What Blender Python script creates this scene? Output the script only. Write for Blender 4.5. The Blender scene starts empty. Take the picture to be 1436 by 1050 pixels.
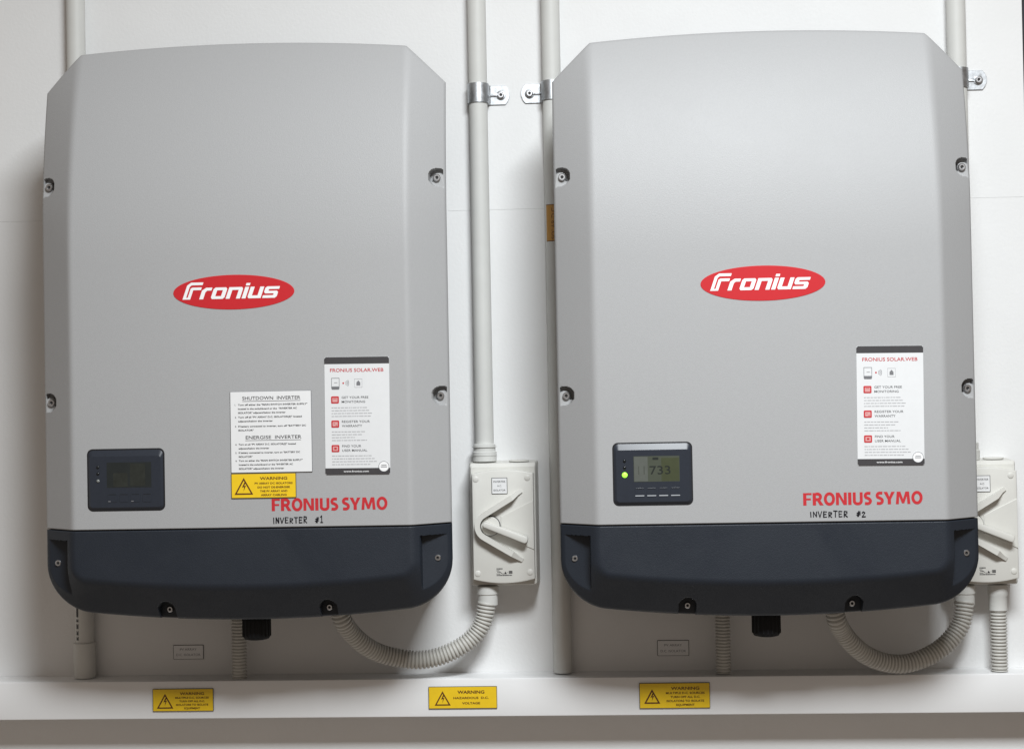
import bpy, bmesh, math, random
import numpy as np
from mathutils import Vector, Matrix

random.seed(7)
S = bpy.context.scene
COL = S.collection
MM = 0.001

# ------------------------------------------------------------------ camera
yaw, pitch, roll = -0.0455, 0.0157, -0.0189
fwd = Vector((math.sin(yaw)*math.cos(pitch), math.cos(yaw)*math.cos(pitch), math.sin(pitch)))
rt = Vector((math.cos(yaw), -math.sin(yaw), 0)); up = rt.cross(fwd)
r2 = rt*math.cos(roll) + up*math.sin(roll)
u2 = -rt*math.sin(roll) + up*math.cos(roll)
cam = bpy.data.cameras.new('camera'); cam.lens = 36*2154.4/1436; cam.sensor_width = 36
cam.clip_start = 0.05; cam.clip_end = 100
co = bpy.data.objects.new('camera', cam); COL.objects.link(co)
M = Matrix(((r2.x, u2.x, -fwd.x), (r2.y, u2.y, -fwd.y), (r2.z, u2.z, -fwd.z))).to_4x4()
M.translation = Vector((0.101, -2.1, -0.0174)); co.matrix_world = M
S.camera = co

# ------------------------------------------------------------------ light
w = bpy.data.worlds.new('World'); S.world = w; w.use_nodes = True
bg = w.node_tree.nodes['Background']
bg.inputs['Color'].default_value = (1.0, 0.86, 0.74, 1); bg.inputs['Strength'].default_value = 0.24

def area(name, loc, target, sx, sy, power, col):
    l = bpy.data.lights.new(name, 'AREA'); l.shape = 'RECTANGLE'; l.size = sx; l.size_y = sy
    l.energy = power; l.color = col
    o = bpy.data.objects.new(name, l); COL.objects.link(o); o.location = loc
    o.rotation_euler = (Vector(target)-Vector(loc)).to_track_quat('-Z', 'Y').to_euler()
    return o
area('ceiling_lamp', (0.42, -1.65, 1.20), (0.42, -1.60, 0.0), 0.70, 0.50, 81, (0.925, 0.97, 1.0))

S.view_settings.view_transform = 'Standard'; S.view_settings.look = 'None'
S.view_settings.exposure = 0.0; S.view_settings.gamma = 1.0
S.view_settings.use_curve_mapping = False
S.render.engine = 'CYCLES'
S.cycles.use_denoising = True
S.cycles.max_bounces = 8

# ------------------------------------------------------------------ materials
def mat(name, col, rough=0.5, metal=0.0, spec=0.5, vary=0.0, vscale=30, bump=0.0, bscale=400,
        emit=None, estr=0, rvary=0.0, coat=0.0, smear=0.0):
    m = bpy.data.materials.new(name); m.use_nodes = True
    nt = m.node_tree; b = nt.nodes['Principled BSDF']
    b.inputs['Base Color'].default_value = (*col, 1); b.inputs['Roughness'].default_value = rough
    b.inputs['Metallic'].default_value = metal; b.inputs['Specular IOR Level'].default_value = spec
    b.inputs['Coat Weight'].default_value = coat
    tc = nt.nodes.new('ShaderNodeTexCoord')
    if vary or rvary:
        n = nt.nodes.new('ShaderNodeTexNoise'); n.inputs['Scale'].default_value = vscale
        n.inputs['Detail'].default_value = 6; n.inputs['Roughness'].default_value = 0.6
        nt.links.new(tc.outputs['Object'], n.inputs['Vector'])
        if vary:
            r = nt.nodes.new('ShaderNodeMapRange')
            r.inputs['From Min'].default_value = 0.25; r.inputs['From Max'].default_value = 0.75
            r.inputs['To Min'].default_value = 1-vary; r.inputs['To Max'].default_value = 1+vary
            nt.links.new(n.outputs['Fac'], r.inputs['Value'])
            mx = nt.nodes.new('ShaderNodeMix'); mx.data_type = 'RGBA'; mx.blend_type = 'MULTIPLY'
            mx.inputs[0].default_value = 1.0; mx.inputs[6].default_value = (*col, 1)
            nt.links.new(r.outputs['Result'], mx.inputs[7]); nt.links.new(mx.outputs[2], b.inputs['Base Color'])
        if rvary:
            r = nt.nodes.new('ShaderNodeMapRange')
            r.inputs['To Min'].default_value = max(0, rough-rvary); r.inputs['To Max'].default_value = rough+rvary
            nt.links.new(n.outputs['Fac'], r.inputs['Value']); nt.links.new(r.outputs['Result'], b.inputs['Roughness'])
    if smear:   # faint handling marks: broad uneven gloss
        n3 = nt.nodes.new('ShaderNodeTexNoise'); n3.inputs['Scale'].default_value = 11; n3.inputs['Detail'].default_value = 7
        n3.inputs['Roughness'].default_value = 0.7; n3.inputs['Distortion'].default_value = 0.6
        nt.links.new(tc.outputs['Object'], n3.inputs['Vector'])
        r3 = nt.nodes.new('ShaderNodeMapRange'); r3.inputs['From Min'].default_value = 0.3; r3.inputs['From Max'].default_value = 0.7
        r3.inputs['To Min'].default_value = rough-smear; r3.inputs['To Max'].default_value = rough+smear
        nt.links.new(n3.outputs['Fac'], r3.inputs['Value']); nt.links.new(r3.outputs['Result'], b.inputs['Roughness'])
    if bump:
        n2 = nt.nodes.new('ShaderNodeTexNoise'); n2.inputs['Scale'].default_value = bscale
        n2.inputs['Detail'].default_value = 3
        nt.links.new(tc.outputs['Object'], n2.inputs['Vector'])
        bp = nt.nodes.new('ShaderNodeBump'); bp.inputs['Strength'].default_value = bump
        bp.inputs['Distance'].default_value = 0.001
        nt.links.new(n2.outputs['Fac'], bp.inputs['Height']); nt.links.new(bp.outputs['Normal'], b.inputs['Normal'])
    if emit:
        b.inputs['Emission Color'].default_value = (*emit, 1); b.inputs['Emission Strength'].default_value = estr
    return m

MT = dict(
    wall=mat('wall_paint', (0.76, 0.76, 0.755), 0.6, spec=0.3, vary=0.02, vscale=9, bump=0.25, bscale=220, smear=0.05),
    recess=mat('dark_recess', (0.03, 0.03, 0.035), 0.7, vary=0.1),
    seam=mat('seam_filler', (0.70, 0.70, 0.69), 0.7, vary=0.1, vscale=60),
    trunk=mat('trunking_white', (0.80, 0.80, 0.80), 0.38, vary=0.02, vscale=14, bump=0.05, bscale=300, smear=0.10),
    cover=mat('cover_silver_grey', (0.365, 0.366, 0.368), 0.5, spec=0.45, vary=0.04, vscale=620, bump=0.24, bscale=1000, smear=0.018),
    dark=mat('cover_charcoal', (0.015, 0.0195, 0.028), 0.5, spec=0.4, vary=0.10, vscale=600, bump=0.3, bscale=1000, smear=0.10),
    housing=mat('housing_black', (0.02, 0.02, 0.022), 0.6, vary=0.1),
    panel=mat('panel_navy', (0.022, 0.027, 0.038), 0.30, spec=0.5, vary=0.08, vscale=300),
    panelgap=mat('panel_gap_black', (0.006, 0.006, 0.008), 0.5, vary=0.1),
    lcd_on=mat('screen_backlit', (0.060, 0.068, 0.052), 0.2, emit=(0.55, 0.62, 0.40), estr=0.015, vary=0.08, vscale=60),
    lcd_on2=mat('screen_pale_field', (0.10, 0.108, 0.096), 0.2, vary=0.1, vscale=80),
    lcd_on3=mat('screen_olive_field', (0.055, 0.063, 0.034), 0.2, vary=0.1, vscale=80),
    lcd_off=mat('screen_dark', (0.018, 0.022, 0.022), 0.18, vary=0.2, vscale=40),
    lcd_ink=mat('screen_digits', (0.012, 0.016, 0.014), 0.4, vary=0.1),
    lcd_ink2=mat('screen_faint_bars', (0.065, 0.07, 0.06), 0.3, vary=0.1),
    lcd_reflection=mat('screen_painted_reflection', (0.024, 0.027, 0.023), 0.2, vary=0.35, vscale=70),
    led_on=mat('led_green', (0.35, 0.8, 0.08), 0.3, emit=(0.33, 1.0, 0.06), estr=1.0),
    led_off=mat('led_off', (0.010, 0.012, 0.014), 0.25, vary=0.1),
    led_clear=mat('led_clear', (0.22, 0.23, 0.22), 0.2, vary=0.1),
    key=mat('key_dark', (0.010, 0.012, 0.016), 0.4, vary=0.1),
    keyline=mat('key_mark_grey', (0.42, 0.44, 0.46), 0.4, vary=0.1),
    steel=mat('screw_steel', (0.55, 0.55, 0.56), 0.32, metal=1.0, vary=0.12, vscale=500),
    socket=mat('screw_socket', (0.03, 0.03, 0.03), 0.6, metal=0.6, vary=0.1),
    galv=mat('galvanised_steel', (0.47, 0.485, 0.50), 0.46, metal=1.0, vary=0.25, vscale=160, rvary=0.15, bump=0.1, bscale=250),
    pvc=mat('conduit_grey_pvc', (0.60, 0.60, 0.575), 0.52, spec=0.35, vary=0.035, vscale=25, bump=0.04, bscale=300),
    flex=mat('corrugated_grey_pvc', (0.52, 0.51, 0.475), 0.45, vary=0.05, vscale=60),
    iso=mat('isolator_grey', (0.63, 0.62, 0.58), 0.42, vary=0.025, vscale=40, bump=0.06, bscale=500),
    black=mat('gland_black', (0.006, 0.006, 0.007), 0.6, spec=0.25, vary=0.1),
    red=mat('logo_red', (0.52, 0.020, 0.026), 0.5, spec=0.25, vary=0.03, vscale=200),
    redtext=mat('print_red', (0.50, 0.022, 0.030), 0.45, vary=0.05, vscale=300),
    white=mat('print_white', (0.84, 0.84, 0.84), 0.4, vary=0.02, vscale=200),
    plate=mat('plate_white', (0.76, 0.76, 0.76), 0.4, vary=0.02, vscale=80),
    card=mat('card_white', (0.70, 0.705, 0.71), 0.35, vary=0.02, vscale=90),
    band=mat('card_band_grey', (0.050, 0.047, 0.050), 0.4, vary=0.08, vscale=200),
    ink=mat('print_black', (0.018, 0.016, 0.018), 0.5, vary=0.1, vscale=300),
    greyink=mat('print_grey', (0.17, 0.17, 0.18), 0.5, vary=0.1, vscale=300),
    headink=mat('print_heading_grey', (0.09, 0.09, 0.095), 0.5, vary=0.1, vscale=300),
    paleink=mat('print_pale_grey', (0.40, 0.40, 0.41), 0.5, vary=0.08, vscale=300),
    iconfill=mat('print_pink', (0.66, 0.33, 0.32), 0.4, vary=0.05),
    yellow=mat('plate_yellow', (0.83, 0.55, 0.015), 0.38, vary=0.04, vscale=120),
    brown=mat('print_brown', (0.10, 0.030, 0.006), 0.5, vary=0.1, vscale=300),
    edge=mat('plate_edge_dark', (0.10, 0.085, 0.05), 0.6, vary=0.1),
    orange=mat('tape_orange', (0.48, 0.25, 0.06), 0.5, vary=0.06, vscale=120),
    marker=mat('marker_ink', (0.006, 0.006, 0.010), 0.35, vary=0.1),
)

# ------------------------------------------------------------------ helpers (millimetres: x right, d out of the wall, z up)
class MB:
    def __init__(s): s.v = []; s.f = []
    def add(s, vs, fs):
        o = len(s.v); s.v += [tuple(q) for q in vs]; s.f += [tuple(i+o for i in f) for f in fs]; return s
    def box(s, x0, x1, d0, d1, z0, z1):
        vs = [(x, d, z) for d in (d0, d1) for z in (z0, z1) for x in (x0, x1)]
        return s.add(vs, [(0,1,3,2), (4,6,7,5), (0,4,5,1), (2,3,7,6), (0,2,6,4), (1,5,7,3)])
    def plate(s, pts, d0, d1, bev=0.0):
        """outline pts (x,z) counter-clockwise; extruded from depth d0 to d1 with a bevelled front edge"""
        n = len(pts); rings = [[(x, d0, z) for x, z in pts]]
        if bev:
            ins = inset(pts, bev*0.3); ins2 = inset(pts, bev)
            rings += [[(x, d1-bev, z) for x, z in pts], [(x, d1-bev*0.3, z) for x, z in ins], [(x, d1, z) for x, z in ins2]]
        else: rings += [[(x, d1, z) for x, z in pts]]
        vs = sum(rings, []); fs = []
        for k in range(len(rings)-1):
            for i in range(n):
                j = (i+1) % n; fs.append((k*n+i, k*n+j, (k+1)*n+j, (k+1)*n+i))
        fs.append(tuple(range((len(rings)-1)*n, len(rings)*n))); fs.append(tuple(range(n-1, -1, -1)))
        return s.add(vs, fs)
    def flat(s, pts, d):
        return s.add([(x, d, z) for x, z in pts], [tuple(range(len(pts)))])
    def rect(s, x0, x1, z0, z1, d): return s.flat([(x0, z0), (x1, z0), (x1, z1), (x0, z1)], d)
    def frame(s, x0, x1, z0, z1, t, d):
        s.rect(x0, x1, z1-t, z1, d); s.rect(x0, x1, z0, z0+t, d)
        s.rect(x0, x0+t, z0+t, z1-t, d); return s.rect(x1-t, x1, z0+t, z1-t, d)
    def lathe(s, prof, c, axis='d', n=20):
        """prof: (radius, height along axis) from base to top"""
        vs = []; fs = []
        for r, h in prof:
            for i in range(n):
                a = 2*math.pi*i/n; p, q = r*math.cos(a), r*math.sin(a)
                vs.append((c[0]+p, c[1]+h, c[2]+q) if axis == 'd' else (c[0]+p, c[1]+q, c[2]+h))
        for k in range(len(prof)-1):
            for i in range(n):
                j = (i+1) % n
                f = (k*n+i, k*n+j, (k+1)*n+j, (k+1)*n+i)
                fs.append(f if axis == 'd' else f[::-1])
        a = tuple(range((len(prof)-1)*n, len(prof)*n)); b = tuple(range(n-1, -1, -1))
        fs.append(a if axis == 'd' else a[::-1]); fs.append(b if axis == 'd' else b[::-1])
        return s.add(vs, fs)
    def tube(s, path, rad, n=18):
        path = [Vector(q) for q in path]; vs = []; fs = []; nrm = None
        for i, q in enumerate(path):
            t = (path[min(i+1, len(path)-1)]-path[max(i-1, 0)]).normalized()
            if nrm is None:
                nrm = t.cross(Vector((0.3, 1, 0.2))).normalized()
            nrm = (nrm-t*nrm.dot(t)).normalized(); b = t.cross(nrm)
            r = rad(i) if callable(rad) else rad
            for k in range(n):
                a = 2*math.pi*k/n; vs.append(q+nrm*r*math.cos(a)+b*r*math.sin(a))
        for i in range(len(path)-1):
            for k in range(n):
                j = (k+1) % n; fs.append((i*n+k, i*n+j, (i+1)*n+j, (i+1)*n+k))
        fs.append(tuple(range(n))); fs.append(tuple(range((len(path)-1)*n, len(path)*n))[::-1])
        return s.add(vs, fs)
    def text(s, body, x, z, cap, d, width=None, bold=0.0, align='C', rot=0.0, shear=0.0, spacing=1.0):
        vs, fs, bw = text_shape(body, bold, spacing)
        k = cap/0.729; kx = k if width is None else width/bw
        w = bw*kx; x0 = x-w/2 if align == 'C' else x
        c, sn = math.cos(rot), math.sin(rot); out = []
        for a, b in vs:
            px, pz = a*kx+shear*b*k, b*k
            if rot: px, pz = (px-w/2)*c-pz*sn, (px-w/2)*sn+pz*c; out.append((x+px, d, z+pz))
            else: out.append((x0+px, d, z+pz))
        return s.add(out, fs)
    def mesh(s, name, smooth=False, angle=35, recalc=False):
        me = bpy.data.meshes.new(name)
        me.from_pydata([(x*MM, -d*MM, z*MM) for x, d, z in s.v], [], s.f); me.validate()
        bm = bmesh.new(); bm.from_mesh(me)
        if recalc: bmesh.ops.recalc_face_normals(bm, faces=bm.faces)
        big = [f for f in bm.faces if len(f.verts) > 4]
        if big: bmesh.ops.triangulate(bm, faces=big)
        bm.to_mesh(me); bm.free()
        if smooth:
            me.polygons.foreach_set('use_smooth', [True]*len(me.polygons))
            me.set_sharp_from_angle(angle=math.radians(angle))
        me.update(); return me
    def build(s, name, m, parent=None, smooth=False, angle=35, recalc=True, loc=None):
        me = s.mesh(name, smooth, angle, recalc); me.materials.append(MT[m])
        return link(name, me, parent, loc)

def link(name, me, parent=None, loc=None):
    o = bpy.data.objects.new(name, me); COL.objects.link(o)
    if parent: o.parent = parent
    if loc: o.location = (loc[0]*MM, -loc[1]*MM, loc[2]*MM)
    return o

def inset(pts, t):
    n = len(pts); out = []
    for i in range(n):
        a, b, c = Vector(pts[i-1]), Vector(pts[i]), Vector(pts[(i+1) % n])
        e1, e2 = (b-a), (c-b)
        if e1.length < 1e-9 or e2.length < 1e-9: out.append(tuple(b)); continue
        e1.normalize(); e2.normalize()
        n1, n2 = Vector((-e1.y, e1.x)), Vector((-e2.y, e2.x)); m = n1+n2
        out.append(tuple(b+m*(t/max(0.3, (1+n1.dot(n2))))))
    return out

def rrect(x0, x1, z0, z1, r, n=5):
    pts = []
    for cx, cz, a0 in ((x1-r, z0+r, -90), (x1-r, z1-r, 0), (x0+r, z1-r, 90), (x0+r, z0+r, 180)):
        for i in range(n+1):
            a = math.radians(a0+90*i/n); pts.append((cx+r*math.cos(a), cz+r*math.sin(a)))
    return pts

def ell(cx, cz, a, b, n=48):
    return [(cx+a*math.cos(2*math.pi*i/n), cz+b*math.sin(2*math.pi*i/n)) for i in range(n)]

_tc = {}
def text_shape(body, bold, spacing=1.0):
    key = (body, bold, spacing)
    if key in _tc: return _tc[key]
    cu = bpy.data.curves.new('t', 'FONT'); cu.body = body; cu.size = 1.0; cu.resolution_u = 3
    cu.offset = bold; cu.space_character = spacing
    o = bpy.data.objects.new('t', cu); COL.objects.link(o)
    bpy.context.view_layer.update()
    me = bpy.data.meshes.new_from_object(o.evaluated_get(bpy.context.evaluated_depsgraph_get()))
    vs = [(v.co.x, v.co.y) for v in me.vertices]; fs = [tuple(p.vertices) for p in me.polygons]
    mn = min(v[0] for v in vs); mx = max(v[0] for v in vs)
    vs = [(a-mn, b) for a, b in vs]
    bpy.data.objects.remove(o); bpy.data.curves.remove(cu); bpy.data.meshes.remove(me)
    _tc[key] = (vs, fs, mx-mn); return _tc[key]

def tag(o, label, cat, group=None):
    o['label'] = label; o['category'] = cat
    if group: o['group'] = group
    return o
def thing(name, label, cat, x=0, d=0, z=0, group=None, rot=0.0):
    o = bpy.data.objects.new(name, None); COL.objects.link(o); o.empty_display_size = 0.05
    o.location = (x*MM, -d*MM, z*MM); o.rotation_euler = (0, rot, 0)
    return tag(o, label, cat, group)
def copy_parts(src, dst):
    for ch in [c for c in COL.objects if c.parent == src]:
        c = ch.copy(); COL.objects.link(c); c.parent = dst
        copy_parts(ch, c)
def struct(o): o['kind'] = 'structure'; return o

# ------------------------------------------------------------------ setting: wall of two white boards with a seam, dark recess at its right end
wall = struct(MB().box(-1500, 703, -40, -12, -1200, 1500).build('wall', 'seam'))
bz = 241.5
MB().plate(rrect(-1500, 705, -1200, bz-0.12, 1.0, 3), -12.5, 0, 0.3).build('wall_panel', 'wall', wall)
MB().plate(rrect(-1500, 705, bz+0.12, 1500, 1.0, 3), -12.5, 0, 0.3).build('wall_panel', 'wall', wall)
MB().box(-1499, 704, -12, -0.5, bz-1.5, bz+1.5).build('seam_filler', 'seam', wall)
struct(MB().box(700, 1400, -95, -60, -1200, 1500).build('wall_recess', 'recess'))

# ------------------------------------------------------------------ screws and prints shared by several things
def screw_mesh(r, h, name='screw'):
    return MB().lathe([(r*0.95, 0), (r, 0.6), (r, h-0.9), (r*0.8, h), (r*0.46, h), (r*0.44, h-1.6)], (0, 0, 0), 'd', 20).mesh(name, True, 40)
SC_A = screw_mesh(4.6, 4.2); SC_A.materials.append(MT['steel'])
SC_B = screw_mesh(3.9, 3.4); SC_B.materials.append(MT['steel'])
SOCK = MB().lathe([(1.9, 0), (1.9, 0.2)], (0, 0, 0), 'd', 6).mesh('socket'); SOCK.materials.append(MT['socket'])
def screw(me, parent, x, d, z, h=4.2):
    o = link('screw', me, parent, (x, d, z)); o.rotation_euler = (0, random.uniform(0, 6), 0)
    link('socket', SOCK, o, (0, h-1.55, 0)); return o

# ------------------------------------------------------------------ inverter
def Ff(z): return np.where(z > 40, 225-55*(np.clip(z-40, 0, None)/280)**2, 225.0)
def Of(z): return np.where(z > 100, 187-24*(np.clip(z-100, 0, None)/165)**1.6, 187.0)
def smin(a, b, k):
    h = np.clip(0.5+0.5*(b-a)/k, 0, 1); return b*(1-h)+a*h-k*h*(1-h)
def lines(*segs):
    out = []
    for a, b, n in segs: out += list(np.linspace(a, b, n, endpoint=False))
    return out
def topz(x):
    a = np.abs(x); return np.where(a <= 207, 320.5-9.5*(a/207)**2, 311-(a-207)*46/48)
def botz(x):
    a = np.abs(x); t = np.clip((a-200)/55, 0, 1)
    return -408+10*(a/190)**2+55*(1-np.sqrt(1-t*t))
def edge_round(dep, s, r):
    q = np.clip(r-s, 0, r); return dep-(r-np.sqrt(np.maximum(r*r-q*q, 0)))

def grid_cover(X, Z, Dp, back, name, m, parent):
    nx, nz = X.shape; vs = [(X[i, j]*1.007, Dp[i, j], Z[i, j]) for i in range(nx) for j in range(nz)]
    idx = lambda i, j: i*nz+j
    fs = [(idx(i, j), idx(i+1, j), idx(i+1, j+1), idx(i, j+1)) for i in range(nx-1) for j in range(nz-1)]
    loop = [idx(i, 0) for i in range(nx)]+[idx(nx-1, j) for j in range(1, nz)] + \
           [idx(i, nz-1) for i in range(nx-2, -1, -1)]+[idx(0, j) for j in range(nz-2, 0, -1)]
    o = len(vs)
    vs += [(vs[k][0]*0.942, back, vs[k][2]-(1.5 if vs[k][2] > 200 else 0)) for k in loop]
    n = len(loop)
    for a in range(n):
        b = (a+1) % n; fs.append((loop[a], o+a, o+b, loop[b]))
    mb = MB(); mb.v = vs; mb.f = fs
    return mb.build(name, m, parent, smooth=True, angle=50, recalc=False)

inv = thing('solar_inverter', 'left silver grey wall inverter with blank display, handwritten number 1 and shutdown notice',
            'inverter', -321.3, 0, 120.2, 'twin wall inverters')
MB().box(-232, 232, 12, 150, -372, 285).build('housing', 'housing', inv)
MB().box(-180, 180, 0.5, 14, 120, 250).build('mounting_bracket', 'galv', inv)

half = lines((0, 200, 24), (200, 222, 12), (222, 252, 34), (252, 255, 7))+[255.0]
xs = np.array([-a for a in half[:0:-1]]+half)
zs = lines((-290, -288.5, 4), (-288.5, -152, 16), (-152, -112, 40), (-112, 118, 30), (118, 160, 42), (160, 235, 14))
nt_ = 26
X = np.zeros((len(xs), len(zs)+nt_)); Z = np.zeros_like(X)
for i, x in enumerate(xs):
    t = float(topz(x)); u = 1-(1-np.linspace(0, 1, nt_))**1.8
    X[i, :] = x; Z[i, :] = list(zs)+list(235+(t-235)*u)
A = np.abs(X); F_, O_ = Ff(Z), Of(Z)
ch = F_-(F_-O_)*(A-209)/46
Dp = smin(F_, ch, 3.2)
for pz in (140, -132):
    fl = float(Of(np.array(float(pz))))+2.6
    pk = ((A-246)**2+(Z-pz)**2 < 11.2**2) | ((A > 246) & (np.abs(Z-pz) < 10.0+(A-246)*0.45))
    Dp = np.where(pk, np.minimum(Dp, fl), Dp)
    rr = np.hypot(A-246, Z-pz)
    Dp = np.where((rr < 11.6) & (rr > 6.8) & (((A < 243) & (Z > pz-5)) | ((Z > pz+2+(A-246)*0.35) & (A < 252))), np.minimum(Dp, fl-8), Dp)
se = np.minimum(255-A, np.where(A > 207, (topz(X)-Z)*0.72, topz(X)-Z))
Dp = edge_round(Dp, se, 3.0); Dp = edge_round(Dp, Z+290, 1.2)
fc = grid_cover(X, Z, Dp, 70, 'front_cover', 'cover', inv)
for sx in (-1, 1):
    for pz in (140, -132): screw(SC_A, fc, sx*246, float(Of(np.array(float(pz))))+2.4, pz)

half = lines((0, 85, 34), (85, 117, 32), (117, 205, 40), (205, 250, 45), (250, 255, 8))+[255.0]
xs = np.array([-a for a in half[:0:-1]]+half)
nz = 96; X = np.zeros((len(xs), nz)); Z = np.zeros_like(X)
for i, x in enumerate(xs):
    b = float(botz(x)); v = np.linspace(0, 1, nz); v = 1-(1-v)**1.25
    X[i, :] = x; Z[i, :] = b+(-291.6-b)*v[::-1][::-1]
A = np.abs(X)
px = np.concatenate([np.linspace(-255, -200, 120), np.linspace(-200, 200, 160)[1:], np.linspace(200, 255, 120)[1:]])
P = np.stack([px, botz(px)], 1)
Sd = np.full(X.shape, 1e9)
for k in range(len(P)-1):
    a, b = P[k], P[k+1]; ab = b-a
    t = np.clip(((X-a[0])*ab[0]+(Z-a[1])*ab[1])/(ab@ab), 0, 1)
    Sd = np.minimum(Sd, np.hypot(X-a[0]-t*ab[0], Z-a[1]-t*ab[1]))
Sd = np.minimum(Sd, np.where(Z > botz(np.array(255.0)), 255-A, 1e9))
Dp = smin(np.full_like(X, 224.6), 187+37.6*Sd/45, 4.0)
pk = (A > 218) & (Z < -304)
Dp = np.where(pk, np.minimum(Dp, 201-(A-218)*0.30), Dp)
for sx in (-1, 1):
    dx = X-sx*101
    pk = (dx**2+(Z+393)**2 < 10.5**2) | ((np.abs(dx) < 10.5) & (Z < -393))
    Dp = np.where(pk, np.minimum(Dp, 183.0), Dp)
Dp = edge_round(Dp, Sd, 3.0); Dp = edge_round(Dp, -291.6-Z, 1.2)
lc = grid_cover(X, Z, Dp, 60, 'lower_cover', 'dark', inv)
for sx in (-1, 1):
    screw(SC_B, lc, sx*239, 193.6, -333, 3.4); screw(SC_B, lc, sx*101, 182.8, -394, 3.4)
gp = [(-238, 72), (238, 72), (252, 184), (209, 221), (-209, 221), (-252, 184)]
MB().add([(x, d, z) for z in (-291.5, -290.1) for x, d in gp], [(i, (i+1) % 6, 6+(i+1) % 6, 6+i) for i in range(6)]+[(0, 1, 2, 3, 4, 5), (11, 10, 9, 8, 7, 6)]).build('joint_gasket', 'panelgap', inv)

# brand badge -- red oval with slanted letters
bd = MB().plate(ell(-4.6, 0, 75.4, 21.4, 64), 224.5, 225.5, 0.3).build('brand_badge', 'red', inv)
def letters():
    polys = []; T = 0.36; H = 0.25
    # slanted double F
    polys.append([(-4.30, 0), (-3.60, 0), (-3.60, 0.82), (-2.90, 0.82), (-2.90, 1.06), (-3.74, 1.06), (-3.88, 0.98), (-3.88, 0.16),
                  (-4.02, 0.16), (-4.02, 1.12), (-3.88, 1.26), (-2.90, 1.26), (-2.90, 1.50), (-4.02, 1.50), (-4.30, 1.24)])
    polys.append([(-2.78, 0), (-2.42, 0), (-2.42, 0.62), (-2.30, 0.76), (-1.92, 0.76), (-1.92, 1.02), (-2.48, 1.02), (-2.78, 0.78)])
    x0, x1 = -1.76, -0.52
    polys.append([(x0+.14, 0), (x1-.14, 0), (x1, .14), (x1, .5), (x1-T, .5), (x1-T, .25), (x0+T, .25), (x0+T, .5), (x0, .5), (x0, .14)])
    polys.append([(x0, .5), (x0+T, .5), (x0+T, .77), (x1-T, .77), (x1-T, .5), (x1, .5), (x1, .88), (x1-.14, 1.02), (x0+.14, 1.02), (x0, .88)])
    x0, x1 = -0.38, 0.92
    polys.append([(x0, 0), (x0+T, 0), (x0+T, .77), (x1-T, .77), (x1-T, 0), (x1, 0), (x1, .88), (x1-.14, 1.02), (x0, 1.02)])
    polys.append([(1.07, 0), (1.43, 0), (1.43, 1.02), (1.07, 1.02)]); polys.append([(1.07, 1.14), (1.43, 1.14), (1.43, 1.36), (1.07, 1.36)])
    x0, x1 = 1.57, 2.80
    polys.append([(x0+.14, 0), (x1, 0), (x1, 1.02), (x1-T, 1.02), (x1-T, .25), (x0+T, .25), (x0+T, 1.02), (x0, 1.02), (x0, .14)])
    x0, x1 = 2.94, 4.22
    polys.append([(x0, 0), (x1-.14, 0), (x1, .14), (x1, .50), (x1-.14, .63), (x0+.40, .63), (x0+.34, .70), (x0+.40, .78), (x1, .78),
                  (x1, 1.02), (x0+.14, 1.02), (x0, .90), (x0, .53), (x0+.14, .40), (x1-.40, .40), (x1-.34, .32), (x1-.40, .24), (x0, .24)])
    return polys
mb = MB(); u = 13.9
for pl in letters():
    mb.flat([(-4.6-2.0+(x+0.36*(y-0.6))*u*0.985, (y-0.58)*u) for x, y in pl], 225.8)
mb.build('lettering', 'white', bd, recalc=False)
def ribbon(mb, pts, t, d, closed=False):
    """flat band of width t along a polyline, mitred joints"""
    n = len(pts); L = []; R = []
    for i in range(n):
        p = Vector(pts[i]); a = Vector(pts[i-1]) if (i or closed) else None; b = Vector(pts[(i+1) % n]) if (i < n-1 or closed) else None
        e1 = (p-a).normalized() if a is not None else (b-p).normalized(); e2 = (b-p).normalized() if b is not None else e1
        n1, n2 = Vector((-e1.y, e1.x)), Vector((-e2.y, e2.x)); m = (n1+n2)*(0.5*t/max(.35, 1+n1.dot(n2)))
        L.append(tuple(p+m)); R.append(tuple(p-m))
    for i in range(n if closed else n-1):
        j = (i+1) % n; mb.flat([R[i], R[j], L[j], L[i]], d)
def arcp(cx, cz, a, b, a0, a1, n=12):
    return [(cx+a*math.cos(math.radians(a0+(a1-a0)*i/n)), cz+b*math.sin(math.radians(a0+(a1-a0)*i/n))) for i in range(n+1)]
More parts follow.
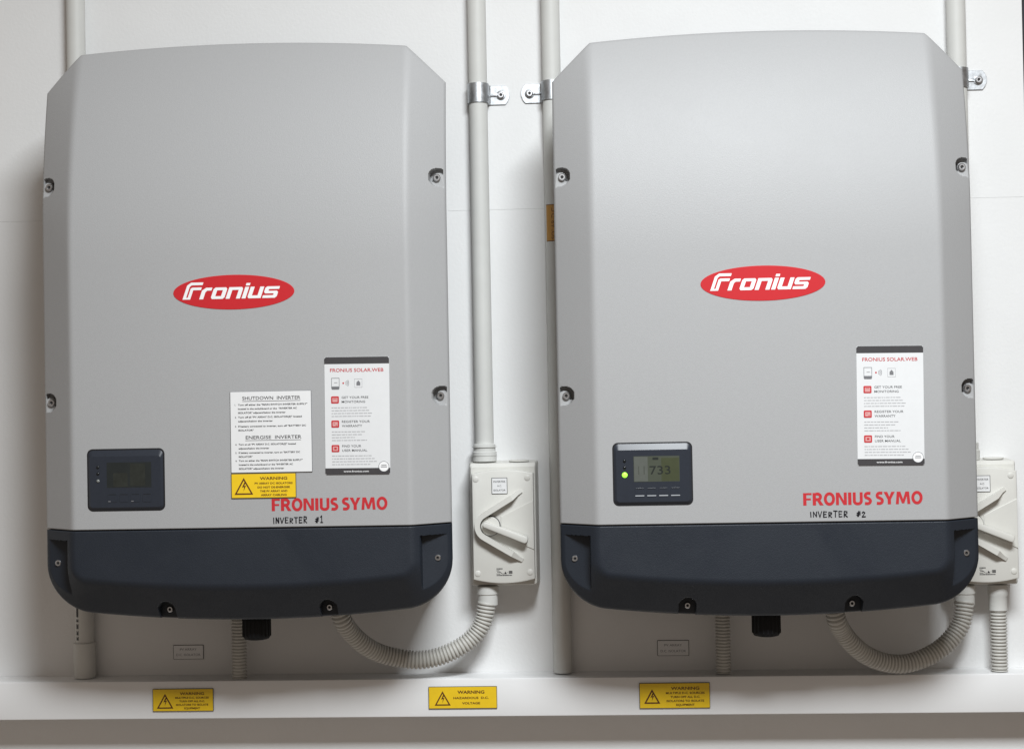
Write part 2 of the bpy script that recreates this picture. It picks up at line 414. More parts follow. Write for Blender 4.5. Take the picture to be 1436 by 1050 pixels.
def bold_word(mb, x, z, h, width, d):
    """FRONIUS SYMO in heavy condensed capitals"""
    T = .20; out = []; cx = 0
    def P(pts, k=0): out.append(('p', [(cx+a, b) for a, b in pts], k))
    def Rb(pts, closed=False, k=0): out.append(('r', [(cx+a, b) for a, b in pts], closed, k))
    O = arcp(.345, .5, .25, .425, 0, 360, 32)[:-1]
    Sp = [(.05, .10), (.20, .075)]+arcp(.215, .285, .175, .205, -75, 70, 9)+[(.22, .53)]+arcp(.245, .715, .165, .20, 230, 85, 10)+[(.40, .90)]
    for ch_ in 'FRONIUS SYMO':
        if ch_ == 'F': P([(0, 0), (.2, 0), (.2, .42), (.47, .42), (.47, .57), (.2, .57), (.2, .84), (.52, .84), (.52, 1), (0, 1)]); cx += .58
        elif ch_ == 'R':
            P([(0, 0), (.2, 0), (.2, 1), (0, 1)]); Rb([(.2, .92), (.27, .92)]+arcp(.29, .69, .19, .225, 80, -80, 10)+[(.2, .465)], k=1)
            P([(.24, .44), (.43, .47), (.66, 0), (.43, 0)], 2); cx += .67
        elif ch_ == 'O': Rb(O, True); cx += .74
        elif ch_ == 'N': P([(0, 0), (.18, 0), (.18, .68), (.46, 0), (.66, 0), (.66, 1), (.48, 1), (.48, .34), (.21, 1), (0, 1)]); cx += .74
        elif ch_ == 'I': P([(0, 0), (.2, 0), (.2, 1), (0, 1)]); cx += .28
        elif ch_ == 'U': Rb([(.095, 1)]+arcp(.305, .29, .21, .215, 180, 360, 14)+[(.515, 1)]); cx += .68
        elif ch_ == 'S': Rb(Sp); cx += .50
        elif ch_ == 'Y': P([(.21, 0), (.41, 0), (.41, .40), (.65, 1), (.44, 1), (.315, .60), (.19, 1), (-.03, 1), (.21, .40)]); cx += .70
        elif ch_ == 'M': P([(0, 0), (.18, 0), (.21, .64), (.37, .06), (.51, .06), (.67, .64), (.70, 0), (.88, 0), (.81, 1), (.59, 1), (.44, .40), (.29, 1), (.07, 1)]); cx += .94
        else: cx += .22
    k = width/(cx-.08)
    for q in out:
        pts = [(x+a*k, z+b*h) for a, b in q[1]]
        if q[0] == 'p': mb.flat(pts, d+q[2]*.03)
        else: ribbon(mb, pts, T*(h*.45+k*.55), d+q[3]*.03, q[2])
mb = MB(); bold_word(mb, 38.3, -270, 15.0, 142.5, 225.25)
mb.build('model_lettering', 'redtext', inv, recalc=False)

# display panel
dp = MB().plate(rrect(-191, -94, -267.2, -190.2, 7, 6), 222, 225.4, 0.3).build('display', 'panelgap', inv)
def bevel_panel(x0, x1, z0, z1, r, d0, d1, tz, sx, bz_):
    outer = rrect(x0, x1, z0, z1, r, 6); inner = rrect(x0+sx, x1-sx, z0+bz_, z1-tz, max(1.2, r-2.5), 6)
    n = len(outer); m = MB()
    vs = [(x, 222, z) for x, z in outer]+[(x, d0, z) for x, z in outer]+[(x, d1, z) for x, z in inner]; fs = []
    for k in range(2):
        for i in range(n):
            j = (i+1) % n; fs.append((k*n+i, k*n+j, (k+1)*n+j, (k+1)*n+i))
    fs.append(tuple(range(2*n, 3*n)))
    return m.add(vs, fs)
pn = bevel_panel(-189.2, -95.8, -265.4, -192, 6, 225.8, 228.2, 7.4, 2.6, 3).build('panel', 'panel', dp, smooth=True, angle=12)
def display_bits(parent, on):
    d = 228.35
    sx0, sx1, sz0, sz1 = -165.5, -110, -238, -207
    sc = MB().rect(sx0, sx1, sz0, sz1, d).build('screen', 'lcd_on' if on else 'lcd_off', parent, recalc=False)
    if on:
        MB().rect(sx0+0.6, sx0+17, sz0+0.6, sz1-0.6, d+.12).build('pale_field', 'lcd_on2', sc, recalc=False)
        MB().rect(sx0+33.5, sx1-0.5, sz0+0.6, sz1-2.4, d+.12).build('olive_field', 'lcd_on3', sc, recalc=False)
        MB().text('733', sx0+32.2, sz0+9.0, 10.6, d+.25, width=25, bold=0.004, shear=-0.06).build('digits', 'lcd_ink', sc, recalc=False)
        MB().rect(sx0+5.5, sx0+6.5, sz0+9, sz0+19, d+.25).rect(sx0+12.0, sx0+13.2, sz0+9, sz0+19, d+.25).build('bar_mark', 'lcd_ink2', sc, recalc=False)
        MB().rect(sx0+23, sx0+30, sz1-4.5, sz1-1.6, d+.25).build('header_mark', 'lcd_ink', sc, recalc=False)
    else:
        MB().rect(sx0+8, sx0+26, sz0+1, sz1-13, d+.12).build('pale_field', 'lcd_reflection', sc, recalc=False)  # reflection on the blank glass, painted as two faint patches
        MB().rect(sx0+29, sx0+48, sz0+2, sz1-2, d+.12).build('pale_field', 'lcd_reflection', sc, recalc=False)
    for k, z in enumerate((-212.5, -220.5, -229.5)):
        m = ('led_on' if on else 'led_clear') if k == 2 else 'led_off'
        r = 3.5 if (k == 2 and on) else 2.0
        if k == 2 and on:
            MB().lathe([(r+.7, 0), (r+.7, .2)], (-176.5, d-.1, z), 'd', 20).build('indicator_ring', 'led_off', parent)
        MB().lathe([(r, 0), (r*.9, .7), (r*.5, 1.3)], (-176.5, d, z), 'd', 18).build('indicator_light', m, parent, smooth=True, angle=60)
    for k in range(4):
        x0 = -164.5+k*14.4
        b = MB().plate(rrect(x0, x0+11.6, -256, -245.5, 1.2, 2), d-.3, d+.25, .1).build('button', 'panel', parent)
        MB().rect(x0+1, x0+10.5, -246.9, -246.1, d+.40).build('button_mark', 'key', b, recalc=False)
        if on or k in (0, 2):
            w1 = 10.8 if on else 3.0
            MB().rect(x0+.4, x0+.4+w1, -255.4, -254.3, d+.40).build('button_line', 'keyline' if on else 'greyink', b, recalc=False)

gl = MB().lathe([(11.5, -439), (15.5, -438), (17.4, -435), (17.4, -412), (16.6, -409), (14, -408.6), (14, -385)], (0, 145, 0), 'z', 28)
gl = gl.build('cable_gland', 'black', inv, smooth=True, angle=40)
mb = MB()
for k in range(20):
    a = 2*math.pi*k/20; cx, cd = 17.3*math.cos(a), 145+17.3*math.sin(a)
    mb.box(cx-.9, cx+.9, cd-.9, cd+.9, -434.5, -412.5)
mb.build('grip_ribs', 'black', gl)

inv2 = thing('solar_inverter', 'right silver grey wall inverter with glowing green light and reading 733, handwritten number 2',
             'inverter', 327, 0, 116.8, 'twin wall inverters')
copy_parts(inv, inv2)
panels = [[c for c in COL.objects if c.parent and c.parent.parent == i and c.name.startswith('panel')][0] for i in (inv, inv2)]
display_bits(dp, False)
display_bits([c for c in COL.objects if c.parent == inv2 and c.name.startswith('display')][0], True)

# handwriting in marker pen: stroke lists on a 1 x 1 letter box
GL = {'I': [[(.5, 0), (.5, 1)]], 'N': [[(.1, 0), (.12, 1), (.85, .05), (.9, 1)]], 'V': [[(0, 1), (.45, 0), (.95, 1)]],
      'E': [[(.9, .95), (.1, 1), (.1, 0), (.9, .05)], [(.1, .5), (.75, .52)]], 'R': [[(.1, 0), (.1, 1), (.8, .92), (.78, .6), (.12, .48), (.9, 0)]],
      'T': [[(0, 1), (1, .97)], [(.5, .98), (.48, 0)]],
      '#': [[(.25, 0), (.55, 1)], [(.5, 0), (.85, 1)], [(.0, .3), (.95, .38)], [(.1, .65), (1, .72)], [(.2, .3), (.8, .7)]],
      '1': [[(.2, .8), (.5, 1.05), (.5, 0)], [(.2, 0), (.85, .0)]], '2': [[(.1, .8), (.4, 1.05), (.8, .85), (.1, .0), (.95, .05)]]}
def handwriting(parent, s, x, z, h, pitch, rise, d=225.2):
    mb = MB(); rnd = random.Random(len(s)+ord(s[-1])); dz = 0; cx = x
    for ch_ in s:
        if ch_ == ' ': cx += pitch*0.75; continue
        wd = pitch*(0.35 if ch_ == 'I' else 0.74); jz = rnd.uniform(-.5, .5); hh = h*rnd.uniform(.85, 1.12)
        for st in GL[ch_]:
            pts = [Vector((cx+a*wd+rnd.uniform(-.15, .15), z+jz+(cx-x)*rise+b*hh)) for a, b in st]
            for a, b in zip(pts, pts[1:]):
                t = (b-a).normalized(); nn = Vector((-t.y, t.x))*rnd.uniform(.50, .80); e = t*.35; dz += .004
                mb.flat([tuple(a-e-nn), tuple(b+e-nn), tuple(b+e+nn), tuple(a-e+nn)], d+dz)
        cx += pitch*(0.62 if ch_ == 'I' else 1)
    mb.build('handwritten_number', 'marker', parent, recalc=False)
handwriting(inv, 'INVERTER  #1', 39.5, -285.5, 7.2, 5.75, 0.012)
handwriting(inv2, 'INVERTER  #2', 46, -284.6, 6.8, 6.15, 0.0)

# ------------------------------------------------------------------ plates stuck on the inverters
def triangle(mb, x, z, h, t, d):
    w = h*1.12; o = [(x-w/2, z), (x+w/2, z), (x, z+h)]; i = inset(o, t)
    for k in range(3):
        j = (k+1) % 3; mb.flat([o[k], o[j], i[j], i[k]], d)
    s = h/20
    mb.flat([(x+a_*s, z+b_*s) for a_, b_ in ((.7, 14.6), (-2.2, 8.4), (.5, 9.2), (-.5, 3.4), (2.7, 11.0), (.3, 10.2), (2.5, 14.2))], d)
def warning_sign(label, X0, D0, Z0, W, H, rows, group, rot=0.0, tri=(0.19, 0.2, 0.62), tx=0.65, shade=0):
    t = thing('warning_sign', label, 'sign', X0, D0, Z0, group, rot)
    MB().plate(rrect(-W/2, W/2, -H/2, H/2, .5, 2), 0.15, 1.5, .25).build('backing', 'edge', t)
    MB().plate(rrect(-W/2+.7, W/2-.7, -H/2+.7, H/2-.7, .4, 2), 1.0, 1.75, .1).build('plate', 'yellow', t)
    m = MB(); triangle(m, -W/2+W*tri[0], -H/2+H*tri[1], H*tri[2], H*.055, 1.95)
    m.build('hazard_symbol', 'brown', t, recalc=False)
    m = MB()
    for s, zf, cap, wd, b in rows:
        m.text(s, -W/2+W*tx, -H/2+H*zf, cap, 1.95, width=wd, bold=b)
    m.build('lettering', 'brown', t, recalc=False)
    return t
G = 'yellow warning signs'
MULTI = lambda W, H: [('WARNING', .73, H*.12, W*.40, .02), ('MULTIPLE D.C. SOURCES', .565, H*.082, W*.55, .026), ('TURN OFF ALL D.C.', .41, H*.082, W*.42, .026),
                      ('ISOLATORS TO ISOLATE', .255, H*.082, W*.53, .026), ('EQUIPMENT', .10, H*.082, W*.26, .026)]
warning_sign('yellow warning sign stuck on left inverter directly under the white shutdown notice', -320+27.7, 225.0, 120.2-238.6, 80.5, 30.4,
             [('WARNING', .74, 3.6, 34, .02), ('PV ARRAY DC ISOLATORS', .56, 2.4, 47, .026), ('DO NOT DE-ENERGISE', .40, 2.4, 40, .026),
              ('THE PV ARRAY AND', .245, 2.4, 34, .026), ('ARRAY CABLING', .09, 2.4, 32, .026)], G, tri=(0.195, .15, .68), tx=.655)
TD = 50.6
warning_sign('yellow multiple sources warning sign on white trunking below the left inverter', -442.9, TD, -413.4, 82.5, 30.2, MULTI(82.5, 30.2), G, tri=(.205, .13, .66))
warning_sign('yellow hazardous voltage sign with three lines on trunking between the two inverters', -66, TD, -413.8, 91.5, 29.4,
             [('WARNING', .68, 4.2, 36, .028), ('HAZARDOUS  D.C.', .44, 2.9, 47, .026), ('VOLTAGE', .20, 2.9, 24, .026)], G, tri=(.205, .15, .65), tx=.62)
warning_sign('yellow multiple sources warning sign on white trunking below the right inverter', 215.3, TD, -414.0, 93.2, 33.6, MULTI(93.2, 33.6), G, tri=(.18, .19, .57))

# shutdown notice
nt = thing('instruction_sign', 'white square shutdown notice with black engraved text on left inverter', 'sign', -320+38, 225.0, 120.2-172.6)
MB().plate(rrect(-50.4, 50.4, -50, 50, .6, 2), 0.15, 1.4, .3).build('backing', 'greyink', nt)
MB().plate(rrect(-49.9, 49.9, -49.5, 49.5, .6, 2), 0.9, 1.65, .1).build('plate', 'plate', nt)
mb = MB(); D_ = 1.85
def para(z, num, rows_):
    for k, (s, wd) in enumerate(rows_):
        if k == 0: mb.text(num, -44.5, z, 2.0, D_, bold=.016, align='L')
        mb.text(s, -40.5, z-k*4.9, 2.05, D_, width=wd, bold=.022, align='L')
mb.text('SHUTDOWN  INVERTER', 1, 39.6, 4.3, D_, width=72, bold=.006); mb.rect(-35, 37, 37.6, 38.1, D_)
mb.text('ENERGISE  INVERTER', 3, -8.6, 4.3, D_, width=69, bold=.006); mb.rect(-32, 37, -10.6, -10.1, D_)
para(32.6, '1.', [('Turn off either the "MAIN SWITCH INVERTER SUPPLY"', 86), ('located in the switchboard or the  "INVERTER AC', 73), ('ISOLATOR" adjacent/below the inverter', 59)])
para(17.4, '2.', [('Turn off all "PV ARRAY D.C. ISOLATOR(S)" located', 79), ('adjacent/below the inverter', 43)])
para(6.2, '3.', [('If battery connected to inverter, turn off "BATTERY DC', 84), ('ISOLATOR"', 19)])
para(-16.0, '4.', [('Turn on all "PV ARRAY D.C. ISOLATOR(S)" located', 71), ('adjacent/below the inverter', 38)])
para(-26.2, '5.', [('If battery connected to inverter, turn on "BATTERY DC', 76), ('ISOLATOR"', 17)])
para(-36.0, '6.', [('Turn on either the "MAIN SWITCH INVERTER SUPPLY"', 79), ('located in the switchboard or the "INVERTER AC', 67), ('ISOLATOR" adjacent/below the inverter', 56)])
mb.build('lettering', 'ink', nt, recalc=False)

# information stickers
def leaflet(label, X0, Z0, rot):
    t = thing('information_sticker', label, 'sticker', X0, 225.0, Z0, 'white portrait stickers on the inverters', rot)
    MB().plate(rrect(-40, 40, -72, 72, 2.2, 4), 0.15, .75, .15).build('card', 'card', t)
    d = .95
    MB().flat([(-39.95, 63.6), (39.95, 63.6), (39.95, 70), (38.2, 71.95), (-38.2, 71.95), (-39.95, 70)], d).build('dark_band', 'band', t, recalc=False)
    MB().flat([(-39.95, -64.2), (-39.95, -70), (-38.2, -71.95), (38.2, -71.95), (39.95, -70), (39.95, -64.2)][::-1], d).build('dark_band', 'band', t, recalc=False)
    MB().plate(ell(32.2, -62.4, 6.6, 6.6, 28), .8, 1.15).build('seal', 'white', t)
    a = MB()
    for k in range(28):
        a0, a1 = 2*math.pi*k/28, 2*math.pi*(k+1)/28
        a.flat([(32.2+r*math.cos(b), -62.4+r*math.sin(b)) for r, b in ((6.6, a0), (6.6, a1), (6.0, a1), (6.0, a0))][::-1], 1.25)
    a.rect(29, 35.5, -61.2, -60.4, 1.25).rect(28.4, 36, -63.4, -62.4, 1.25).build('seal_mark', 'greyink', t, recalc=False)
    MB().text('www.fronius.com', -2, -69.0, 2.1, 1.15, width=31, bold=.02).build('web_address', 'white', t, recalc=False)
    MB().text('FRONIUS SOLAR.WEB', 0, 53.8, 4.4, d, width=66, bold=.010).build('title', 'redtext', t, recalc=False)
    # small pictures: inverter, signal, house sheet
    i = MB(); i.frame(-31.5, -21.5, 33.5, 46.5, .55, d).rect(-31, -22, 32.2, 33.4, d).rect(-31.5, -21.5, 34.1, 36, d+.1)
    i.rect(-28, -24, 40.4, 40.9, d)
    for r in (3.0, 4.6, 6.2):
        for k in range(5):
            a0, a1 = math.radians(-36+14.4*k), math.radians(-36+14.4*(k+1))
            i.flat([(-16.5+rr*math.cos(b), 40+rr*math.sin(b)) for rr, b in ((r, a0), (r+.55, a0), (r+.55, a1), (r, a1))], d)
    i.flat([(-.5, 37), (4.2, 37), (4.2, 40.6), (1.8, 43.2), (-.5, 40.6)], d)
    i.build('picture_marks', 'greyink', t, recalc=False)
    MB().frame(-3, 6.6, 34.5, 45.2, .35, d).build('sheet_outline', 'paleink', t, recalc=False)
    MB().flat(ell(-16.8, 40, 1.1, 1.1, 12), d).build('signal_dot', 'redtext', t, recalc=False)
    for (h1, h2, w1, w2, z) in (('GET YOUR FREE', 'MONITORING', 33, 29, 18.6), ('REGISTER YOUR', 'WARRANTY', 34.5, 25, -11.0), ('FIND YOUR', 'USER MANUAL', 23.5, 31, -41)):
        b = MB().plate(rrect(-32, -22.4, z-3.4, z+5.4, 1.2, 3), .8, 1.05).build('icon', 'redtext', t)
        ic = MB().flat(rrect(-30.4, -24, z-1.8, z+3.6, .6, 2), 1.2).build('icon_field', 'iconfill', b, recalc=False)
        m = MB()
        if 'GET' in h1: m.rect(-29.4, -25, z+2.2, z+2.9, 1.3)
        elif 'REG' in h1: m.rect(-26.6, -24.6, z-1.2, z-.4, 1.3).rect(-29, -27.6, z+1.2, z+2, 1.3)
        else: m.rect(-28.7, -25.7, z-.2, z+2.2, 1.3)
        m.build('icon_mark', 'redtext', b, recalc=False)
        g = MB(); g.text(h1, -19, z+2.5, 2.9, d, width=w1, bold=.005, align='L').text(h2, -19, z-2.8, 2.9, d, width=w2, bold=.005, align='L')
        g.build('heading', 'headink', t, recalc=False)
    rnd = random.Random(3); g = MB()
    for z, ws in ((9.5, (40, 43, 49, 45)), (-20, (37, 32, 29, 42)), (-49.5, (45, 49, 55, 46))):
        for k, wd in enumerate(ws):
            x = -31.5
            while x < -31.5+wd:
                l = rnd.uniform(1.5, 5.5); g.rect(x, x+l, z-k*3.5, z-k*3.5+.85, d); x += l+.8
    g.build('fine_print', 'paleink', t, recalc=False)
    return t
leaflet('white sticker with red title on left inverter, right of the square shutdown notice', -320+144.7, 120.2-154.8, 0.006)
leaflet('white sticker with red title on right inverter, above its red model lettering', 327+145.2, 116.8-151.2, 0.010)

# ------------------------------------------------------------------ white trunking along the wall
tr = thing('cable_trunking', 'long white plastic cable trunking running along wall below both inverters', 'trunking', 0, 0, -414.5, rot=0.0018)
MB().plate([(-1500, -24.6), (704, -24.6), (704, 24.6), (-1500, 24.6)], 0.3, 47, 0.5).build('base', 'trunk', tr)
MB().plate([(-1500, -25.3), (704.5, -25.3), (704.5, 25.3), (-1500, 25.3)], 38, 50, 1.6).build('lid', 'trunk', tr, smooth=True, angle=30)

# ------------------------------------------------------------------ wall plates
def wall_plate(label, x, z, W, H, rot):
    t = thing('wall_label', label, 'label', x, 0, z, 'small isolator labels on the wall', rot)
    MB().plate(rrect(-W/2, W/2, -H/2, H/2, .5, 2), .1, 1.2, .2).build('backing', 'ink', t)
    MB().plate(rrect(-W/2+.55, W/2-.55, -H/2+.55, H/2-.55, .4, 2), .8, 1.4, .1).build('plate', 'plate', t)
    MB().text('PV ARRAY', 0, H*.12, 3.3, 1.6, width=W*.55, bold=-.004).text('D.C. ISOLATOR', 0, -H*.26, 3.3, 1.6, width=W*.8, bold=-.004).build('lettering', 'greyink', t, recalc=False)
wall_plate('small white label on wall under the left inverter, beside a corrugated conduit', -447.9, -357.6, 42, 19.5, 0.0)
wall_plate('small white label on wall under the right inverter, beside a corrugated conduit', 217.4, -359.6, 42.6, 21, 0.004)

# ------------------------------------------------------------------ rigid conduits
def pipe(t, x, d, z0, z1, r=12.6, name='pipe'):
    return MB().lathe([(r, z0), (r, z1)], (x, d, 0), 'z', 40).build(name, 'pvc', t, smooth=True, angle=40)
def collar(t, x, d, z0, z1, r, step=0.0, name='coupling', m='pvc'):
    pr = [(r-1.2, z0), (r, z0+1), (r, z0+(z1-z0)*.55), (r-step, z0+(z1-z0)*.6), (r-step, z1-1), (r-step-1.2, z1)]
    return MB().lathe(pr, (x, d, 0), 'z', 40).build(name, m, t, smooth=True, angle=40)
GC = 'rigid grey conduits'
c1 = thing('rigid_conduit', 'leftmost straight grey conduit, running behind left inverter with coupling on trunking', 'conduit', -588, 0, -389, GC)
pipe(c1, 0, 14.6, 4, 1880); collar(c1, 0, 16, .6, 49, 14.8)
mb = MB()
for z0, l in ((53, 5), (60, 6), (68.5, 7), (78, 4), (84.5, 16), (104, 5)):
    for k in range(3):
        a = math.radians(-128+k*6); b = math.radians(-128+k*6+5)
        mb.add([(12.75*math.cos(q), 14.6-12.75*math.sin(q), z) for z, q in ((z0, a), (z0, b), (z0+l-(k == 1)*1.5, b), (z0+l-(k == 1)*1.5, a))], [(0, 1, 2, 3)])
mb.build('printed_marks', 'ink', c1)
c2 = thing('rigid_conduit', 'straight grey conduit entering top of the left isolator switch', 'conduit', -33, 0, -103, GC)
pipe(c2, 0, 14.6, 6, 1595)
collar(c2, 0, 20, 1.0, 25, 16.4, 1.4, 'adaptor')
mb = MB().lathe([(17.1, 9.4), (17.1, 10.4)], (0, 20, 0), 'z', 40).lathe([(16.6, 20.6), (16.6, 21.6)], (0, 20, 0), 'z', 40)
mb.build('adaptor_ring', 'pvc', c2, smooth=True)
c3 = thing('rigid_conduit', 'straight grey conduit passing beside left edge of right inverter down to trunking', 'conduit', 67.5, 0, -389, GC)
pipe(c3, 0, 14.6, 1, 1880)
c4 = thing('rigid_conduit', 'straight grey conduit at top right, disappearing behind the right inverter', 'conduit', 613, 0, -112, GC)
pipe(c4, 0, 14.6, 4, 1605); collar(c4, 0, 20, 1.0, 25, 16.4, 1.4, 'adaptor')

def saddle(label, x, z, side):
    t = thing('pipe_clamp', label, 'clamp', x, 0, z, 'galvanised pipe clamps')
    H = 13.2; R = 13.1; th = 1.5; mb = MB(); d0 = 14.6
    prof_o = [(-side*(R+th), 2)]; prof_i = [(-side*R, 2)]
    for k in range(17):
        a = math.pi-math.pi*k/16
        prof_o.append((side*(R+th)*math.cos(a), d0+(R+th)*math.sin(a))); prof_i.append((side*R*math.cos(a), d0+R*math.sin(a)))
    prof_o += [(side*(R+th), 3.4), (side*(R+th+2), 2.3)]; prof_i += [(side*R, 2.2), (side*(R+1), .6)]
    n = len(prof_o); vs = []
    for z_ in (-H, H):
        vs += [(p, q, z_) for p, q in prof_o]+[(p, q, z_) for p, q in prof_i]
    fs = []
    for i in range(n-1):
        fs += [(i, i+1, 2*n+i+1, 2*n+i), (n+i, 3*n+i, 3*n+i+1, n+i+1), (i, n+i, n+i+1, i+1), (2*n+i, 2*n+i+1, 3*n+i+1, 3*n+i)]
    fs += [(0, 2*n, 3*n, n), (n-1, 2*n-1, 4*n-1, 3*n-1)]
    mb.add(vs, fs).build('strap', 'galv', t, smooth=True, angle=35)
    x0, x1 = side*(R+th+.5), side*(R+th+28)
    pts = [(x0, -H), (x1-side*6, -H), (x1-side*2.4, -H*.66), (x1, -H*.2), (x1, H*.25), (x1-side*2.4, H*.68), (x1-side*6, H), (x0, H)]
    if side < 0: pts = pts[::-1]
    lug = MB().plate(pts, .4, 2.4, .4).build('lug', 'galv', t)
    xr = side*(R+th+16)
    MB().plate(rrect(min(x0, xr), max(x0, xr), -2.6, 2.6, 1.2, 3), 2.2, 4.2, 1.2).build('stiffening_rib', 'galv', lug, smooth=True)
    MB().lathe([(6.6, 0), (6.6, .5), (5.6, 1.0)], (xr, 2.4, -.5), 'd', 24).build('washer', 'galv', lug, smooth=True)
    s = screw(SC_A, lug, xr, 3.4, -.5, 4.2)
saddle('galvanised pipe clamp on conduit above left isolator switch, lug pointing right', -33, 398.5, 1)
saddle('galvanised pipe clamp with lug pointing left, on conduit beside right inverter', 67.5, 399.5, -1)
saddle('galvanised pipe clamp half hidden behind top right corner of right inverter', 613, 401, 1)

# orange tape label on the third conduit
lb = thing('conduit_label', 'small orange label with vertical lettering on conduit beside right inverter', 'label', 67.5, 14.6, 219)
def wrap(m, pts3, fs, r): return m.add([(r*math.sin(a), r*math.cos(a), z) for a, z in pts3], fs)
mb = MB(); A0, A1, n = -0.95, 0.95, 14
pts = [(A0+(A1-A0)*i/n, z) for i in range(n+1) for z in (-25, 25)]
wrap(mb, pts, [(2*i, 2*i+2, 2*i+3, 2*i+1) for i in range(n)], 12.85); mb.build('tape', 'orange', lb, smooth=True)
vs, fs, bw = text_shape('SOLAR D.C.', 0.0)
mb = MB(); wrap(mb, [(-(b-.36)*7.5/12.9-.1, (a-bw/2)*44/bw) for a, b in vs], fs, 13.0); mb.build('lettering', 'brown', lb)
mb = MB()
for a0, a1, z0, z1 in ((A0, A1, 24.2, 25), (A0, A1, -25, -24.2)):
    k = 8; pts = [(a0+(a1-a0)*i/k, z) for i in range(k+1) for z in (z0, z1)]
    wrap(mb, pts, [(2*i, 2*i+2, 2*i+3, 2*i+1) for i in range(k)], 13.0)
mb.build('border', 'brown', lb)

# ------------------------------------------------------------------ isolator switches
def isolator(label, x, z):
    t = thing('isolator_switch', label, 'switch', x, 0, z, 'grey isolator switches'); t.scale = (1, 0.80, 1)
    o = rrect(-48, 46, -81, 85, 3, 4); f = rrect(-45, 44, -80, 83, 3, 4); n = len(o); mb = MB()
    g = rrect(-43, 42.5, -78.5, 78, 3, 4)
    mb.add([(a, .5, b) for a, b in o]+[(a, 44, b) for a, b in f]+[(a, 52, b) for a, b in f]+[(a, 56, b) for a, b in g],
           [(k*n+i, k*n+(i+1) % n, (k+1)*n+(i+1) % n, (k+1)*n+i) for k in range(3) for i in range(n)]+[tuple(range(3*n, 4*n)), tuple(range(n-1, -1, -1))])
    mb.build('base', 'iso', t, smooth=True, angle=25)
    pts = [(-41+82*i/16, -70-5.6*(1-((i-8)/8)**2)) for i in range(17)]+[(41-82*i/16, 70+5.2*(1-((i-8)/8)**2)) for i in range(17)]
    cv = MB().plate(pts, 55, 76, 2.2).build('cover', 'iso', t, smooth=True, angle=28)
    MB().plate([(-3, -12), (40.3, -31), (40.3, 34), (-3, 13)], 75, 77.6, .6).build('switch_field', 'iso', cv)
    # V-shaped guard around the lever
    c = (-17, 1); up_ = math.radians(31); pr = []
    for tt, hh in ((60, 2.2), (54, 5), (44, 14), (20, 15.5), (4, 15)):
        pr.append((math.radians(121), tt, up_, hh))
    arc = [(math.radians(121+118*k/10), 0, 0, 15) for k in range(11)]
    low = [(math.radians(239), tt, -up_, hh) for tt, hh in ((4, 15), (20, 15.5), (44, 14), (54, 5), (60, 2.2))]
    vs = []
    for a, tt, dr, hh in pr+arc+low:
        thin = 7.0 if tt < 45 else 5.0
        po = (c[0]+20.3*math.cos(a)+tt*math.cos(dr), c[1]+20.3*math.sin(a)+tt*math.sin(dr))
        pi = (c[0]+(20.3-thin)*math.cos(a)+tt*math.cos(dr), c[1]+(20.3-thin)*math.sin(a)+tt*math.sin(dr))
        vs += [(po[0], 75.5, po[1]), (po[0], 76+hh, po[1]), (pi[0], 76+hh, pi[1]), (pi[0], 75.5, pi[1])]
    m_ = len(vs)//4; fs = []
    for i in range(m_-1):
        for k in range(3): fs.append((4*i+k, 4*i+k+1, 4*i+5+k, 4*i+4+k))
    fs += [(0, 1, 2, 3), (4*m_-4, 4*m_-3, 4*m_-2, 4*m_-1)]
    MB().add(vs, fs).build('guard', 'iso', t, smooth=True, angle=30)
    kn = MB().lathe([(12.4, 0), (12.4, 5), (11.6, 6)], (c[0], 77, c[1]), 'd', 36).build('knob', 'iso', t, smooth=True)
    MB().lathe([(13.3, 0), (13.3, 1.2)], (c[0], 77, c[1]), 'd', 36).build('knob_gap', 'panelgap', kn)
    a = math.radians(-21.5); ca, sa = math.cos(a), math.sin(a)
    lv = [(q[0], q[1]) for q in rrect(-10, 53, -4.2, 4.2, 3.6, 4)]
    lv = [(q[0], q[1]*(1.1 if q[0] > 40 else 0.9)) for q in lv]
    lv = [(c[0]+p*ca-q*sa, c[1]+p*sa+q*ca) for p, q in lv]
    MB().plate(lv, 80.5, 95, 1.6).build('lever', 'iso', t, smooth=True, angle=28)
    for px_, pz_ in ((-35.5, 63), (33, 64), (-35, -62), (34.5, -61)):
        MB().lathe([(4.0, 0), (3.8, .8), (2.4, 1.5)], (px_, 76, pz_), 'd', 18).build('screw_cap', 'iso', t, smooth=True)
    lp = MB().plate(rrect(-14.6, 6.4, 43, 64.6, .4, 2), 76, 77.0, .15).build('label_plate', 'ink', t)
    MB().plate(rrect(-13.9, 5.7, 43.7, 63.9, .3, 2), 76.5, 77.2, .1).build('label_face', 'plate', lp)
    MB().text('INVERTER', -4.1, 58.2, 2.6, 77.4, width=16, bold=.004).text('A.C.', -4.1, 52.6, 2.6, 77.4, width=6, bold=.004).text('ISOLATOR', -4.1, 46.8, 2.6, 77.4, width=16, bold=.004).build('lettering', 'ink', lp, recalc=False)
    m = MB(); d = 76.2; rnd = random.Random(11)
    for z_, h_, x0, x1 in ((-56.8, 1.5, -10, -2), (-59.0, 1.1, -10, -6.5), (-60.8, 1.0, -9, -5.5), (-65.4, 1.4, -10, 11), (-63.2, 1.0, -10, -5)):
        px_ = x0
        while px_ < x1-.5:
            l = min(rnd.uniform(.7, 1.7), x1-px_); m.rect(px_, px_+l, z_, z_+h_, d); px_ += l+.35
    m.flat([(-6.2, -60.0), (-3.2, -62.6), (-2.7, -62.1), (-5.7, -59.5)], d).rect(-2.4, -.6, -63, -62.2, d)
    m.flat([(-.2, -63), (3.6, -63), (1.7, -59.6)], d).rect(4.2, 5.4, -61.4, -60.8, d)
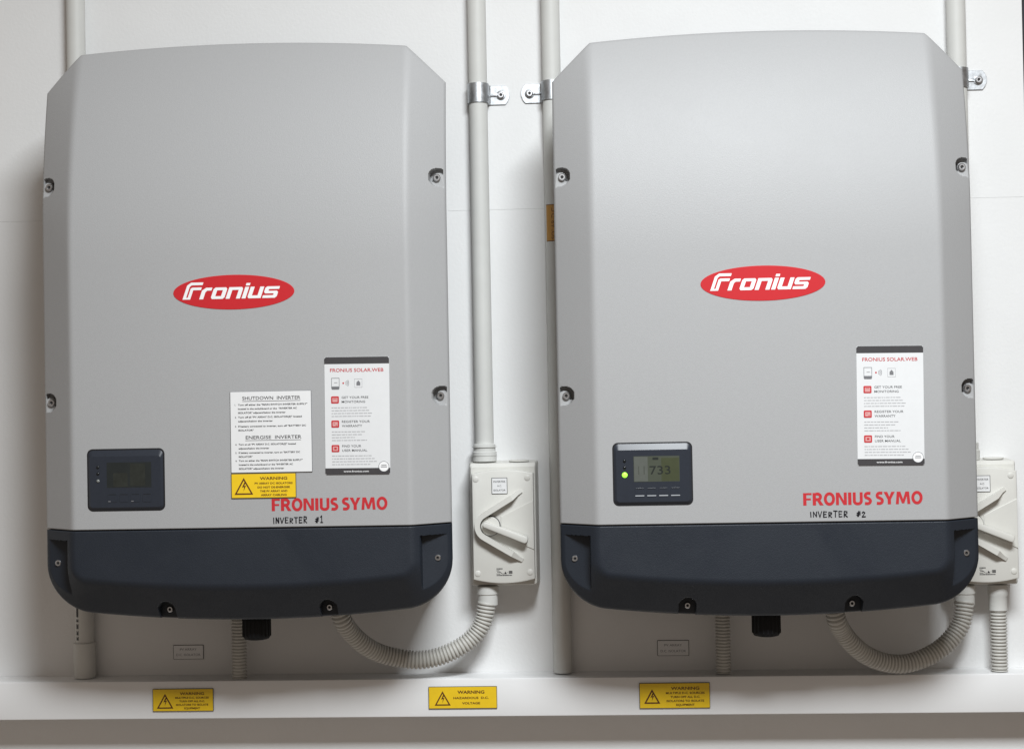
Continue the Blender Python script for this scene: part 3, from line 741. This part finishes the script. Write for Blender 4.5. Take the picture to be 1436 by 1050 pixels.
    for q_ in range(3): m.rect(6.2, 11, -59.9-q_*1.35, -58.9-q_*1.35, d)
    m.build('rating_print', 'ink', t, recalc=False)
    MB().lathe([(13.5, 0), (13.5, 1.6), (12.5, 2.2)], (21, 28, 84.2), 'z', 28).build('blanking_plug', 'iso', t, smooth=True)
    return t
isolator('left grey isolator switch with V-shaped lever guard, fully visible between the inverters', -7.2, -186.5)
isolator('right grey isolator switch, partly hidden by lower right edge of right inverter', 625.5, -194)

# ------------------------------------------------------------------ corrugated conduits
def smooth_path(P, step):
    P = [Vector(q) for q in P]; out = []
    for i in range(len(P)-1):
        p0, p1, p2, p3 = P[max(i-1, 0)], P[i], P[i+1], P[min(i+2, len(P)-1)]
        for k in range(24):
            t = k/24
            out.append(0.5*((2*p1)+(p2-p0)*t+(2*p0-5*p1+4*p2-p3)*t*t+(3*p1-p0-3*p2+p3)*t**3))
    out.append(P[-1]); L = [0]
    for a, b in zip(out, out[1:]): L.append(L[-1]+(b-a).length)
    n = int(L[-1]/step); res = []; j = 0
    for i in range(n+1):
        s = L[-1]*i/n
        while j < len(L)-2 and L[j+1] < s: j += 1
        f = (s-L[j])/max(1e-9, L[j+1]-L[j]); res.append(out[j].lerp(out[j+1], f))
    return res
def flex(label, P, r, pitch=4.9, groove=2.6, ends=(), base=None):
    x, d, z = base or P[0]
    t = thing('corrugated_conduit', label, 'conduit', x, d, z, 'corrugated grey conduits')
    path = [q-Vector((x, d, z)) for q in smooth_path(P, pitch/8)]
    pat = (.12, 0, 0, 0, .12, .7, 1, .7)
    MB().tube(path, lambda i: r-groove*pat[i % 8], 24).build('hose', 'flex', t, smooth=True, angle=60)
    for (ex, ed, z0, z1, er) in ends:
        collar(t, ex-x, ed-d, z0-z, z1-z, er, -1.2, 'adaptor')
    return t
L1 = [(-220.3, 120, -280), (-215.8, 115, -299.2), (-207.2, 100, -318.2), (-192.8, 85, -336.6), (-174.3, 70, -350.5), (-149.1, 60, -359.1), (-121.1, 55, -362.6),
      (-92.8, 50, -358), (-66.2, 46, -346.2), (-48.1, 42, -331.8), (-37.3, 40, -314.1), (-32.2, 39, -290)]
L2 = [(415.6, 120, -286), (419.7, 115, -307.0), (429.1, 100, -324.0), (443.5, 88, -342.5), (463.8, 75, -359.7), (488.3, 66, -370.7), (515.3, 60, -373.9),
      (542.4, 55, -367.6), (566.1, 50, -355.6), (584.1, 46, -339.6), (595.5, 43, -321.4), (600.3, 40, -296)]
flex('looping corrugated conduit from left inverter to bottom of the left isolator switch', L1, 12.4, ends=[(-31.0, 36, -294, -267.6, 13.2)])
flex('looping corrugated conduit from right inverter to bottom of the right isolator switch', L2, 12.4, ends=[(601.0, 36, -302, -275, 13.2)])
flex('short vertical corrugated conduit beside black gland under the left inverter', [(-370.7, 30, -250), (-370.7, 30, -300), (-370.7, 30, -340), (-370.7, 30, -388.6)], 10.2, 4.3, 2.1)
flex('short vertical corrugated conduit under the right inverter, left of its black gland', [(282.3, 30, -250), (282.3, 30, -300), (282.3, 30, -340), (282.3, 30, -388.6)], 10.2, 4.3, 2.1)
flex('short vertical corrugated conduit below the right isolator switch, ending on trunking', [(646, 32, -300), (646, 32, -330), (646, 32, -360), (646, 32, -389)], 10.8, 4.4, 2.2, ends=[(646, 32, -310, -275, 12.0)])
